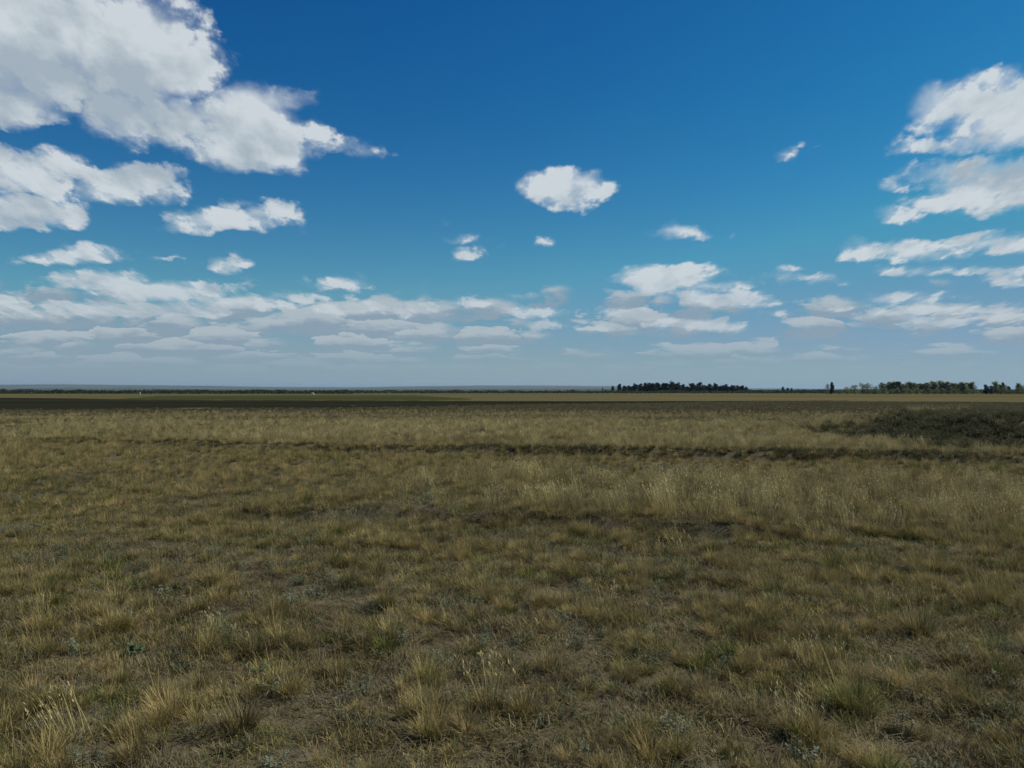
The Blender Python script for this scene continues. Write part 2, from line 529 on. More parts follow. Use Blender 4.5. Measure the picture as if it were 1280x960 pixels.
field_sheet('cloud_shade_field', [(-500, 514), (0, 513.5), (200, 512.5), (400, 511.5), (500, 509.8), (640, 506.6), (760, 504.8), (900, 503.2), (1060, 501.2)],  # field strip with a cloud's shadow painted in as very dark soil colour
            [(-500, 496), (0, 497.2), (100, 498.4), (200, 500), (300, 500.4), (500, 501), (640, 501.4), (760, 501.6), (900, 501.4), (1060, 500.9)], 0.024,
            field_mat('cloud_shade_soil', (0.017, 0.018, 0.012), (0.030, 0.029, 0.018), 0.1, 0.05), 'dark field strip across the steppe, cloud shade painted into its colour', 0.5)

def build_mound():
    xs, ys = np.arange(8.6, 30.01, 0.16), np.arange(20.4, 39.6, 0.16)
    X, Y = np.meshgrid(xs, ys, indexing='ij')
    Hm = mound_h(X, Y)
    edge = np.minimum.reduce([X - xs[0], xs[-1] - X, Y - ys[0], ys[-1] - Y])
    Z = height(X, Y) + Hm - 0.06 - 0.25 * sstep(edge, 1.0, 0.0)
    n = len(ys)
    i, j = np.meshgrid(np.arange(len(xs) - 1), np.arange(n - 1), indexing='ij')
    Q = np.stack([i * n + j, (i + 1) * n + j, (i + 1) * n + j + 1, i * n + j + 1], -1).reshape(-1, 4)
    o = link('earth_mound', mesh_np('earth_mound', np.stack([X, Y, Z], -1).reshape(-1, 3), Q, mat=MAT['ground'], smooth=True))
    tag(o, kind='structure', label='low earth mound overgrown with dark weeds')
build_mound()
def surf(x, y):
    return height(x, y) + np.maximum(0, mound_h(x, y) - 0.06) * ((x > 9) & (y > 20.7) & (y < 39.3) & (x < 29))

# ------------------------------------------------------------------ plants: blades and leaves
T4 = np.array([0., 0.42, 0.76, 1.0])
class Blades:
    """collects tapered strips; build() returns one mesh"""
    def __init__(s):
        s.V, s.Q, s.T, s.h, s.r, s.n = [], [], [], [], [], 0
    def add(s, base, az, lean, curl, L, w, h0=0., h1=1., g=None):
        """N blades at once: lean at the root and curl along the blade in radians from vertical"""
        N = len(az)
        base = np.broadcast_to(base, (N, 3))
        g = rng if g is None else g
        pts = []
        p = base.copy()
        ang = lean
        prev = 0.
        for k, t in enumerate(T4):
            if k:
                a = lean + curl * (t + prev) / 2
                dl = (L * (t - prev))[:, None]
                p = p + dl * np.stack([np.sin(a) * np.cos(az), np.sin(a) * np.sin(az), np.cos(a)], -1)
            prev = t
            pts.append(p)
        tw = az + np.pi / 2 + g.uniform(-0.7, 0.7, N)
        side = np.stack([np.cos(tw), np.sin(tw), np.zeros(N)], -1) * (w / 2)[:, None]
        wk = (0.8, 1.0, 0.7)
        rows = [pts[0] - side * wk[0], pts[0] + side * wk[0], pts[1] - side, pts[1] + side, pts[2] - side * wk[2], pts[2] + side * wk[2], pts[3]]
        V = np.stack(rows, 1)
        o = s.n + np.arange(N)[:, None] * 7
        s.V.append(V.reshape(-1, 3))
        s.Q.append(np.concatenate([o + [[0, 1, 3, 2]], o + [[2, 3, 5, 4]]]))
        s.T.append(o + [[4, 5, 6]])
        hh = h0 + (h1 - h0) * T4[[0, 0, 1, 1, 2, 2, 3]]
        s.h.append(np.tile(hh, N))
        s.r.append(np.repeat(g.random(N), 7))
        s.n += N * 7
        return pts
    def leaves(s, c, nrm_az, tilt, L, w, h=0.7):
        """N small folded leaves (two triangles) at points c"""
        N = len(c)
        d = np.stack([np.cos(nrm_az) * np.cos(tilt), np.sin(nrm_az) * np.cos(tilt), np.sin(tilt)], -1)
        u = np.stack([-np.sin(nrm_az), np.cos(nrm_az), rng.uniform(-0.5, 0.5, N)], -1)
        u /= np.linalg.norm(u, axis=1)[:, None]
        a, b = c, c + d * L[:, None]
        m_ = c + d * (L * 0.55)[:, None]
        V = np.stack([a, m_ + u * (w / 2)[:, None], b, m_ - u * (w / 2)[:, None]], 1)
        o = s.n + np.arange(N)[:, None] * 4
        s.V.append(V.reshape(-1, 3))
        s.Q.append(o + [[0, 1, 2, 3]])
        hv = np.broadcast_to(np.asarray(h, float), (N,))
        s.h.append(np.repeat(hv, 4))
        s.r.append(np.repeat(rng.random(N), 4))
        s.n += N * 4
    def mesh(s, name, mat):
        return mesh_np(name, np.concatenate(s.V), np.concatenate(s.Q) if s.Q else None,
                       np.concatenate(s.T) if s.T else None, mat, {'h': np.concatenate(s.h), 'r': np.concatenate(s.r)})

U = rng.uniform
def disc(N, r):
    a, q = U(0, 2 * np.pi, N), r * np.sqrt(U(0, 1, N))
    return np.stack([q * np.cos(a), q * np.sin(a), np.zeros(N)], -1), a
WIND = 0.35          # the sward leans a little to the right
def fescue_blades(N, rad, L0, L1, spread, w=0.0032):
    b = Blades()
    p, a = disc(N, rad)
    az = a + U(-0.9, 0.9, N)
    b.add(p, az, U(0.02, spread, N), U(0.1, 0.9, N), U(L0, L1, N) * U(0.75, 1, N), U(0.7, 1.25, N) * w)
    return b
def fescue(name, N, rad, L0, L1, spread, mat='fescue', w=0.0032, stems=0):
    b = fescue_blades(N, rad, L0, L1, spread, w)
    if stems:
        p, a = disc(stems, rad * 0.7)
        b.add(p, a, U(0.02, 0.3, stems), U(0.05, 0.4, stems), U(L1 * 1.1, L1 * 1.9, stems), np.full(stems, w * 0.8), 0.7, 1.0)
    return b.mesh(name, MAT[mat])
def tall(name, N, rad, L0, L1):
    b = Blades()
    p, a = disc(N, rad)
    pts = b.add(p, a * 0 + U(-1.2, 1.2, N), U(0.0, 0.28, N), U(0.1, 0.5, N), U(L0, L1, N), np.full(N, 0.0030))
    k = N // 2
    e = pts[3][:k]
    for q in range(5):                       # loose seed heads
        b.leaves(e - [0, 0, 1] * (U(0, 0.09, k))[:, None] + U(-.006, .006, (k, 3)), U(0, 6.3, k), U(0.5, 1.3, k), U(.02, .04, k), np.full(k, .006), 1.0)
    p, a = disc(N, rad)
    b.add(p, a, U(0.1, 0.8, N), U(0.2, 0.9, N), U(L0 * .3, L0 * .8, N), np.full(N, 0.0036), 0.0, 0.7)
    return b.mesh(name, MAT['straw'])
def mat_patch(name, N, rad, mat, L0=0.03, L1=0.09, flat=False):
    b = Blades()
    p, a = disc(N, rad)
    p[:, 2] = U(0, 0.015, N)
    lean = U(1.15, 1.5, N) if flat else U(0.1, 1.1, N)
    b.add(p, U(0, 6.3, N), lean, U(0.0, 0.12, N) if flat else U(0.1, 0.8, N), U(L0, L1, N), U(.0025, .0045, N))
    return b.mesh(name, MAT[mat])
def sage_mesh(stems, H, spread, leaf, per, mat='sage', lw=0.35):
    """stems and leaves of a small leafy plant, returned as two collections"""
    st, lf = Blades(), Blades()
    p, a = disc(stems, 0.03 * spread + 0.012)
    hh = U(0.55, 1, stems) * H
    pts = st.add(p, a, U(0.05, 0.8, stems) * spread, U(-0.2, 0.25, stems), hh, np.full(stems, .0035), 0, .5)
    for q in range(per):
        t = U(0.18, 1.0, stems)
        seg = np.clip(np.searchsorted(T4, t) - 1, 0, 2)
        A = np.stack(pts)[seg, np.arange(stems)]
        B = np.stack(pts)[seg + 1, np.arange(stems)]
        f = ((t - T4[seg]) / (T4[seg + 1] - T4[seg]))[:, None]
        c = A * (1 - f) + B * f
        lf.leaves(c, U(0, 6.3, stems), U(-0.2, 1.1, stems), U(.6, 1.2, stems) * leaf, U(.7, 1.2, stems) * leaf * lw, U(0.3, 1, stems))
    return st, lf
def merged(name, st, lf, mat):
    V = np.concatenate(st.V + lf.V)
    lq = [q + st.n for q in lf.Q]
    return mesh_np(name, V, np.concatenate(st.Q + lq), np.concatenate(st.T), MAT[mat],
                   {'h': np.concatenate(st.h + lf.h), 'r': np.concatenate(st.r + lf.r)})

# ------------------------------------------------------------------ scatter (grass and ground cover, one object per kind)
def off_mound(x, y):
    return (x < 9.3) | (y > 28.5) | (mound_h(x, y) < 0.10)
def scatter(name, protos, X, Y, S, kind_idx=None, label=None, lean=0.12, sink=0.004, Z=None):
    N = len(X)
    Zs = surf(X, Y) - sink if Z is None else Z
    me = bpy.data.meshes.new(name)
    me.vertices.add(N)
    me.vertices.foreach_set('co', np.stack([X, Y, Zs], -1).astype(np.float32).ravel())
    idx = rng.integers(0, len(protos), N) if kind_idx is None else kind_idx
    rot = np.stack([U(-lean, lean, N), U(-lean, lean, N) + lean * 0.4, U(0, 6.28, N)], -1).astype(np.float32)
    at = me.attributes.new('idx', 'INT', 'POINT'); at.data.foreach_set('value', idx.astype(np.int32))
    at = me.attributes.new('scl', 'FLOAT', 'POINT'); at.data.foreach_set('value', S.astype(np.float32))
    at = me.attributes.new('rot', 'FLOAT_VECTOR', 'POINT'); at.data.foreach_set('vector', rot.ravel())
    col = bpy.data.collections.new(name + '_plants')
    for i, p in enumerate(protos):
        col.objects.link(bpy.data.objects.new('%s_plant_%02d' % (name, i), p))
    g = bpy.data.node_groups.new(name, 'GeometryNodeTree')
    g.interface.new_socket('Geometry', in_out='INPUT', socket_type='NodeSocketGeometry')
    g.interface.new_socket('Geometry', in_out='OUTPUT', socket_type='NodeSocketGeometry')
    gi, go = g.nodes.new('NodeGroupInput'), g.nodes.new('NodeGroupOutput')
    ci = g.nodes.new('GeometryNodeCollectionInfo')
    ci.inputs['Collection'].default_value = col
    ci.inputs['Separate Children'].default_value = True
    ci.inputs['Reset Children'].default_value = True
    io = g.nodes.new('GeometryNodeInstanceOnPoints')
    io.inputs['Pick Instance'].default_value = True
    def na(nm, typ):
        a = g.nodes.new('GeometryNodeInputNamedAttribute')
        a.data_type = typ
        a.inputs['Name'].default_value = nm
        return a.outputs[0]
    g.links.new(gi.outputs[0], io.inputs['Points'])
    g.links.new(ci.outputs[0], io.inputs['Instance'])
    g.links.new(na('idx', 'INT'), io.inputs['Instance Index'])
    g.links.new(na('rot', 'FLOAT_VECTOR'), io.inputs['Rotation'])
    g.links.new(na('scl', 'FLOAT'), io.inputs['Scale'])
    g.links.new(io.outputs[0], go.inputs[0])
    o = link(name, me)
    md = o.modifiers.new('scatter', 'NODES')
    md.node_group = g
    tag(o, label=label, kind='stuff')
    return o

HALF = R(43)
def sector(r0, r1, per_m2, back=False):
    n = int(HALF * (r1 * r1 - r0 * r0) * per_m2)
    r = np.sqrt(U(r0 * r0, r1 * r1, n))
    a = U(-HALF, HALF, n)
    return r * np.sin(a), r * np.cos(a)
def keep(m, *A):
    return [a[m] for a in A]

def bare(x, y):          # 1 on worn, open ground
    n = fbm(x * 0.8, y * 0.8, 4, 4.) - 0.12 * sstep(y, 10, 15) - 0.012
    wob = 0.5 * fbm(x * .6, x * 0 + 2, 2)
    tr = np.minimum(np.abs(y - (4.6 - 0.94 * x) - wob), np.abs(y - (6.7 - 1.0 * x) - wob)) * 0.7    # an old wheel track
    tk = sstep(tr, 0.40, 0.08) * sstep(x, 2.2, 0.5) * sstep(y, 13, 10)
    left = sstep(x, 0.5, -1.5) * sstep(np.hypot(x + 2.2, (y - 7.5) * 0.7), 3.2, 1.0) * 0.10
    return np.clip(sstep(n + left, 0.58, 0.70) + 0.75 * tk, 0, 1)
def tallness(x, y):      # 1 where the feather-grass stands high
    l = y - ledge_y(x)
    b1 = sstep(l, 0.05, 0.7) * sstep(l, 8.0, 4.0) * sstep(x, -3.0, 0.2 )
    t = furrow_t(x, y)
    b2 = sstep(t, 0.6, 2.0) * sstep(y, 46, 36) * (0.25 + 0.75 * sstep(fbm(x * .12, y * .25, 3, 6.), 0.42, 0.6))
    return np.clip(b1 + b2, 0, 1)

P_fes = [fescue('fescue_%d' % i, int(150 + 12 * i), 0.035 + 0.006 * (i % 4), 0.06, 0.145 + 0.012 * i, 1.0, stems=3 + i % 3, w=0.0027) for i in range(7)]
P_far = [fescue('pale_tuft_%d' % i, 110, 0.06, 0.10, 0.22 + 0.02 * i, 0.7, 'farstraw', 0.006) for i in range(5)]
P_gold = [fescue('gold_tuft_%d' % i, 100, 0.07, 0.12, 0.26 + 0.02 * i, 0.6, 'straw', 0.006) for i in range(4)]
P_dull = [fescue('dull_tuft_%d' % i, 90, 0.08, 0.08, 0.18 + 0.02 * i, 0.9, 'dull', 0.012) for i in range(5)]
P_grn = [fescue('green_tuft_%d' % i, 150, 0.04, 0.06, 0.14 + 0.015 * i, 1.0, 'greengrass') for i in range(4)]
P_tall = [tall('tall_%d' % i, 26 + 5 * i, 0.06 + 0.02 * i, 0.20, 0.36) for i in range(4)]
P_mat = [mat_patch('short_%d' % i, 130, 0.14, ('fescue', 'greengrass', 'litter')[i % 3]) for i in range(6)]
P_lit = [mat_patch('litter_%d' % i, 90, 0.15, 'litter', 0.03, 0.10, True) for i in range(4)]
P_sage = []
for i in range(5):
    st, lf = sage_mesh(9 + i, 0.09 + 0.012 * i, 1.0, 0.021, 16)
    P_sage.append(merged('sage_%d' % i, st, lf, 'sage'))
P_weed = []
for i in range(5):
    st, lf = sage_mesh(10 + 2 * i, 0.26 + 0.04 * i, 0.75, 0.045, 18, 'weed', 0.4)
    P_weed.append(merged('weed_%d' % i, st, lf, 'weed'))

def build_grass():
    # tussocks of narrow-leaved fescue
    x, y = sector(2.2, 13, 95)
    b = bare(x, y)
    m = rng.random(len(x)) < (1 - 0.9 * b) * (0.12 + 1.0 * sstep(fbm(x * 4., y * 4., 2, 3.), 0.40, 0.60))
    x, y = keep(m, x, y)
    s = U(0.45, 1.0, len(x)) * (0.5 + 0.8 * fbm(x * .5, y * .5, 3, 11.)) * (0.60 + 0.5 * sstep(fbm(x * 4., y * 4., 2, 3.), 0.4, 0.65))
    x2, y2 = sector(13, 30, 26)
    m = rng.random(len(x2)) < (1 - 0.8 * bare(x2, y2))
    x2, y2 = keep(m, x2, y2)
    s2 = U(0.6, 1.15, len(x2)) * (0.65 + 0.7 * fbm(x2 * .4, y2 * .4, 3, 11.))
    m = off_mound(x2, y2)
    x2, y2 = keep(m, x2, y2)
    s2 = s2[m]
    x3, y3 = sector(30, 60, 5.0)
    x3, y3 = keep(off_mound(x3, y3), x3, y3)
    s3 = U(0.65, 1.15, len(x3)) * (0.6 + 0.8 * fbm(x3 * .15, y3 * .3, 3, 11.))
    scatter('grass', P_fes, np.concatenate([x, x2, x3]), np.concatenate([y, y2, y3]), np.concatenate([s, s2, s3]),
            label='dry olive and straw coloured fescue grass covering the steppe')
    x, y = sector(46, 132, 6.0)
    col = 640 + x / y * F
    edge = np.interp(col, [-500, 0, 200, 400, 500, 640, 760, 900, 1010], [514, 513.5, 512.5, 511.5, 509.8, 506.6, 504.8, 503.2, 501])
    m = y < CAM_H * F / (edge - HOR) + U(-6, 5, len(x))
    x, y = keep(m, x, y)
    scatter('dull_grass', P_dull, x, y, U(0.5, 1.0, len(x)) * (0.6 + 0.8 * fbm(x * .08, y * .2, 3, 15.)), label='grey-green short grass farther out on the steppe')
    x, y = sector(23, 60, 11)
    t = furrow_t(x, y)
    m = (t > 0.7) & ((x < 9) | (mound_h(x, y) < 0.1) | (y > 27.5)) & (rng.random(len(x)) < (0.25 + 0.75 * sstep(fbm(x * .12, y * .25, 3, 6.), 0.40, 0.58)) * sstep(y, 60, 44))
    x, y = keep(m, x, y)
    x, y = keep(off_mound(x, y), x, y)
    scatter('pale_grass', P_far, x, y, U(0.6, 1.1, len(x)), label='pale golden grass beyond the furrow')
    n = 2600
    x, y = rng.normal(-1.8, 4.2, n), U(26.5, 40, n)
    x2, y2 = rng.normal(9.5, 2.0, n // 3), U(27, 37, n // 3)
    x, y = np.concatenate([x, x2]), np.concatenate([y, y2])
    m = (fbm(x * .35, y * .35, 3, 71.) > 0.47) & ((x < 9.6) | (mound_h(x, y) < 0.06))
    x, y = keep(m, x, y)
    x, y = keep(off_mound(x, y), x, y)
    scatter('golden_grass', P_gold, x, y, U(0.8, 1.5, len(x)), label='bright golden grass patch just beyond the furrow')
    # greener tufts
    x, y = sector(2.2, 40, 7)
    g = fbm(x * .6, y * .6, 3, 21.) + 0.22 * sstep(x, -1.6, -4.2) * sstep(y, 11, 7)
    m = rng.random(len(x)) < sstep(g, 0.46, 0.62) * (1 - 0.8 * bare(x, y))
    x, y = keep(m, x, y)
    x, y = keep(off_mound(x, y), x, y)
    scatter('green_grass', P_grn, x, y, U(0.6, 1.35, len(x)), label='dark green tufts growing among the dry grass')
    # short sward and dead straw on the soil
    x, y = sector(2.2, 14, 52)
    m = rng.random(len(x)) < 1 - 0.6 * bare(x, y)
    x, y = keep(m, x, y)
    scatter('short_grass', P_mat, x, y, U(0.6, 1.2, len(x)), label='short thin grass between the tussocks', lean=0.05)
    x, y = sector(2.2, 18, 44)
    scatter('dead_straw', P_lit, x, y, U(0.6, 1.3, len(x)), label='flattened dead straw lying on the soil', lean=0.04, sink=-0.002)
    # tall feather-grass, golden
    x, y = sector(3, 48, 16)
    m = rng.random(len(x)) < tallness(x, y) * sstep(fbm(x * .5, y * .5, 3, 31.), 0.30, 0.6) * np.where(y > 26, 0.5, 1)
    x, y = keep(m, x, y)
    x, y = keep(off_mound(x, y), x, y)
    xs, ys = sector(2.6, 40, 0.55)
    xs, ys = keep(off_mound(xs, ys), xs, ys)
    X, Y = np.concatenate([x, xs]), np.concatenate([y, ys])
    scatter('tall_grass', P_tall, X, Y, np.concatenate([U(0.7, 1.25, len(x)), U(0.4, 0.95, len(xs))]),
            label='tall golden feather grass swaying above the sward')
    x, y = sector(46, 64, 1.5)
    scatter('tall_grass', P_tall, x, y, U(0.5, 0.9, len(x)), label='far thin belt of straw coloured tall grass')
    # silvery wormwood
    x, y = sector(2.2, 18, 26)
    g = fbm(x * .8, y * .8, 3, 41.) + 0.10 * bare(x, y) + 0.12 * sstep(x, 0.0, 2.0) * sstep(y, 7, 4)
    m = rng.random(len(x)) < 0.08 + 0.9 * sstep(g, 0.46, 0.66)
    x, y = keep(m, x, y)
    scatter('wormwood_cover', P_sage, x, y, U(0.45, 1.05, len(x)), label='low silvery wormwood scattered through the grass')
    # weeds along the furrow and on the mound
    n = 7800
    x = U(-34, 32, n)
    y0 = 21.2 - 0.25 * x
    y = y0 + rng.normal(0.0, 0.26, n)
    k = fbm(x * 0.55, y * 0, 3, 51.) + 0.10 * sstep(x, -2, 2)
    m = rng.random(n) < 0.18 + 0.82 * sstep(k, 0.38, 0.58)
    x, y = keep(m, x, y)
    scatter('furrow_weeds', P_weed, x, y, U(0.2, 0.36, len(x)) * (0.85 + 0.3 * sstep(x, -1.5, 2)), label='dark withered weeds lining the shallow furrow')
    n = 30000
    x, y = U(8.8, 29, n), U(20.8, 37, n)
    h = mound_h(x, y)
    m = rng.random(n) < sstep(h, 0.015, 0.08) * np.where(y < 27.2, 1.0, 0.2) * (0.75 + 0.25 * sstep(fbm(x * .7, y * .7, 3, 61.), 0.35, 0.55))
    x, y = keep(m, x, y)
    scatter('mound_weeds', P_weed, x, y, U(0.4, 0.85, len(x)), label='dark dense weeds covering the front of the low mound')
build_grass()

# ------------------------------------------------------------------ single plants that stand out
def tussock(pxy, dark, size, stems, label):
    X, Y = px(*pxy)
    t = bpy.data.objects.new('grass_tussock', None)
    sc.collection.objects.link(t)
    t.location = (X, Y, float(surf(np.array([X]), np.array([Y]))[0]) - 0.004)
    t.rotation_euler = (0, 0, float(U(0, 6)))
    tag(t, label, 'grass tuft', 'tussocks that stand out in the foreground')
    size *= 0.72
    b = fescue_blades(420, 0.085 * size, 0.10 * size, 0.27 * size, 1.0, 0.0030)
    tag(link('blades', b.mesh('tussock_blades', MAT['greengrass' if dark else 'fescue']), t), kind='stuff')
    s = Blades()
    p, a = disc(stems, 0.06 * size)
    pts = s.add(p, a, U(0.02, 0.35, stems), U(0.05, 0.4, stems), U(0.28, 0.46, stems) * size, np.full(stems, 0.0022), 0.4, 1.0)
    for q in range(4):
        s.leaves(pts[3] - [0, 0, 1] * U(0, .07, stems)[:, None], U(0, 6.3, stems), U(.6, 1.3, stems), U(.02, .035, stems), np.full(stems, .005), 1.0)
    tag(link('seed_stems', s.mesh('tussock_stems', MAT['straw']), t), kind='stuff')
for a in [((146, 790), False, 1.0, 26, 'golden fescue tussock leaning over bare soil at the left, beside grey wormwood'),
          ((318, 815), True, 0.9, 8, 'dark green tussock just right of the tall lone straw stems'),
          ((268, 792), False, 0.6, 30, 'sparse tussock with tall pale straw stems standing above bare soil'),
          ((302, 905), True, 1.0, 6, 'broad dark green tussock behind the silvery wormwood near the bottom edge'),
          ((1062, 880), True, 1.25, 14, 'largest dark green tussock, with tall stems, low on the right side'),
          ((992, 905), False, 0.85, 22, 'short straw-gold tussock just left of the largest dark green one'),
          ((1150, 792), False, 1.25, 30, 'wide reddish brown tussock standing behind the largest green one'),
          ((758, 760), True, 0.9, 8, 'dark green tussock near the middle, in front of the tall golden grass'),
          ((612, 880), False, 1.0, 24, 'golden tussock in the middle of the near foreground'),
          ((482, 812), True, 0.8, 6, 'dark tussock left of the middle beside the worn wheel track')]:
    tussock(*a)

def wormwood(pxy, H, spread, n, leaf, mat, name, cat, label, lw=0.35):
    X, Y = px(*pxy)
    t = bpy.data.objects.new(name, None)
    sc.collection.objects.link(t)
    t.location = (X, Y, float(surf(np.array([X]), np.array([Y]))[0]) - 0.004)
    tag(t, label, cat, 'small leafy plants among the grass')
    st, lf = sage_mesh(n, H, spread, leaf, 22, mat, lw)
    tag(link('stems', st.mesh('stems', MAT[mat]), t), kind='stuff')
    tag(link('leaves', lf.mesh('leaves', MAT[mat]), t), kind='stuff')
for a in [((90, 962), 0.20, 0.35, 5, 0.020, 'sage', 'wormwood', 'plant', 'upright pale wormwood sprigs nearest the lower left corner'),
          ((121, 966), 0.19, 0.35, 6, 0.020, 'sage', 'wormwood', 'plant', 'pale feathery wormwood right of the corner sprigs at the bottom edge'),
          ((172, 815), 0.08, 1.1, 9, 0.042, 'leafgreen', 'leafy_weed', 'plant', 'low weed with broad bluish green leaves on the left', 0.6),
          ((98, 822), 0.14, 0.9, 10, 0.024, 'sage', 'wormwood', 'plant', 'grey-green wormwood left of the broad-leaved weed'),
          ((302, 925), 0.10, 1.1, 14, 0.024, 'sage', 'wormwood', 'plant', 'silvery wormwood in front of the broad dark tussock'),
          ((345, 945), 0.09, 1.0, 10, 0.024, 'sage', 'wormwood', 'plant', 'small silvery wormwood right of the one before the dark tussock'),
          ((1002, 938), 0.10, 1.0, 10, 0.026, 'sage', 'wormwood', 'plant', 'pale wormwood in front of the short straw-gold tussock'),
          ((1126, 905), 0.10, 1.0, 10, 0.026, 'sage', 'wormwood', 'plant', 'pale wormwood right of the largest green tussock'),
          ((1166, 962), 0.11, 1.0, 12, 0.028, 'sage', 'wormwood', 'plant', 'bluish wormwood at the bottom edge under the largest tussock'),
          ((1242, 855), 0.10, 1.0, 10, 0.026, 'sage', 'wormwood', 'plant', 'green-grey wormwood close to the right edge'),
          ((806, 815), 0.10, 1.2, 14, 0.022, 'sage', 'wormwood', 'plant', 'spreading grey wormwood patch right of the middle')]:
    wormwood(*a)

# ------------------------------------------------------------------ trees
def leaf_mat(name, c0, c1):
    m, n, out = mat_new(name)
    r, P = attr(n, 'r'), pos(n)
    c = n.mix(r, c0, c1)
    c = n.v('SCALE', c, scale=n.m('MULTIPLY_ADD', irand(n), 0.5, 0.75))
    finish(n, out, c, 0.8, 0.3)
    return m
MAT['dark_leaf'] = leaf_mat('dark_leaf', (0.018, 0.030, 0.020), (0.036, 0.050, 0.028))
MAT['elm_leaf'] = leaf_mat('elm_leaf', (0.135, 0.17, 0.070), (0.235, 0.25, 0.098))
MAT['sere_leaf'] = leaf_mat('sere_leaf', (0.10, 0.095, 0.045), (0.17, 0.14, 0.07))
def bark():
    m, n, out = mat_new('bark')
    a = n.noise(n.v('MULTIPLY', pos(n), (6., 6., 1.2)), 2., 4, 0.6).outputs[0]
    finish(n, out, n.mix(a, (0.05, 0.04, 0.032), (0.13, 0.11, 0.09)), 0.9)
    return m
MAT['bark'] = bark()

def limb(V, Q, p0, p1, r0, r1, n=6):
    p0, p1 = Vector(p0), Vector(p1)
    d = (p1 - p0).normalized()
    u = d.orthogonal().normalized()
    w = d.cross(u)
    b = len(V)
    for p, r in ((p0, r0), (p1, r1)):
        for k in range(n):
            a = 2 * math.pi * k / n
            V.append(p + (u * math.cos(a) + w * math.sin(a)) * r)
    for k in range(n):
        Q.append((b + k, b + (k + 1) % n, b + n + (k + 1) % n, b + n + k))
def tree_meshes(idx, H, W, bottom, lobes, dens, mat, ragged):
    """trunk mesh and crown mesh of one tree, H metres high, W wide"""
    V, Q = [], []
    lean = random.uniform(-.03, .03) * H
    top = Vector((lean, 0, H * 0.75))
    limb(V, Q, (0, 0, -0.1), (lean * .4, 0, H * 0.35), 0.024 * H, 0.017 * H)
    limb(V, Q, (lean * .4, 0, H * 0.35), top, 0.017 * H, 0.006 * H)
    b = Blades()
    for k in range(lobes):
        z = bottom * H + (H - bottom * H) * ((k + 0.5) / lobes) * 0.94 + random.uniform(-.03, .03) * H
        f = (z / H - bottom) / (1 - bottom)
        prof = (0.55 + 0.9 * f * (1 - f) * 2) * (1 - 0.45 * f)
        a = random.uniform(0, 6.28)
        o = random.uniform(0.15, 0.36) * W * prof
        c = Vector((lean * z / H + o * math.cos(a), o * math.sin(a), z))
        s = Vector((lean * z / H, 0, max(0.2 * H, z - 0.16 * H)))
        limb(V, Q, s, c, 0.008 * H, 0.003 * H, 4)
        rad = W * prof * random.uniform(0.30, 0.44)
        n = int(dens * random.uniform(0.8, 1.2))
        d = rng.normal(size=(n, 3))
        d /= np.linalg.norm(d, axis=1)[:, None]
        rr = rad * U(0.25, 1.0, n) ** 0.5 * (1 + ragged * (U(0, 1, n) - 0.5))
        p = np.array(c) + d * rr[:, None] * [1, 1, 0.82]
        b.leaves(p, U(0, 6.3, n), U(-0.9, 0.9, n), U(.5, .95, n) * H / 8, U(.4, .75, n) * H / 8, U(0, 1, n))
    tr = mesh_np('trunk', np.array([tuple(v) for v in V]), Q, mat=MAT['bark'], smooth=True)
    return tr, b.mesh('crown', MAT[mat])

KIND = {}
for i in range(6):
    KIND['dark', i] = tree_meshes(i, 8.0, random.uniform(5.4, 6.8), 0.06, 14, 110, 'dark_leaf', 0.35)
for i in range(6):
    KIND['open', i] = tree_meshes(i, 7.0, random.uniform(4.8, 6.0), 0.27, 13, 74, 'elm_leaf' if i else 'sere_leaf', 0.9)
for i in range(4):
    KIND['bush', i] = tree_meshes(i, 4.0, random.uniform(4.8, 5.8), 0.02, 10, 90, 'elm_leaf', 0.6)
KIND['slim', 0] = tree_meshes(0, 7.0, 3.2, 0.06, 12, 90, 'dark_leaf', 0.5)
BASEH = {'dark': 8.0, 'open': 7.0, 'bush': 4.0, 'slim': 7.0}

ORD = ['first', 'second', 'third', 'fourth', 'fifth', 'sixth', 'seventh', 'eighth', 'ninth', 'tenth', 'eleventh', 'twelfth', 'thirteenth',
       'fourteenth', 'fifteenth', 'sixteenth', 'seventeenth', 'eighteenth', 'nineteenth', 'twentieth', 'twenty-first', 'twenty-second',
       'twenty-third', 'twenty-fourth', 'twenty-fifth', 'twenty-sixth', 'twenty-seventh', 'twenty-eighth', 'twenty-ninth', 'thirtieth']
PROTO = {}
def plant_tree(kind, x, top, dist, label, cat, group, name, wide=1.0, var=None):
    i = random.randrange(len([k for k in KIND if k[0] == kind])) if var is None else var
    if (kind, i) not in PROTO:
        t = bpy.data.objects.new(name, None)
        sc.collection.objects.link(t)
        link('trunk', KIND[kind, i][0], t)
        link('crown', KIND[kind, i][1], t)
        PROTO[kind, i] = t
    else:
        t = copy_tree(PROTO[kind, i])
        t.name = name
    X, Y = px(x, 0, dist)
    H = (HOR - top) / F * dist + CAM_H
    s = H / BASEH[kind]
    t.location = (X, Y, 0)
    t.scale = (s * wide, s * wide, s)
    t.rotation_euler = (0, 0, random.uniform(0, 6.28))
    tag(t, label, cat, group)
    return t
def row(kind, spots, dist, fmt, cat, group, name, jit=6, wide=1.0):
    for k, q in enumerate(spots):
        plant_tree(kind, q[0], q[1], dist + random.uniform(-jit, jit), fmt % ORD[k], cat, group, name, wide * (q[2] if len(q) > 2 else 1))

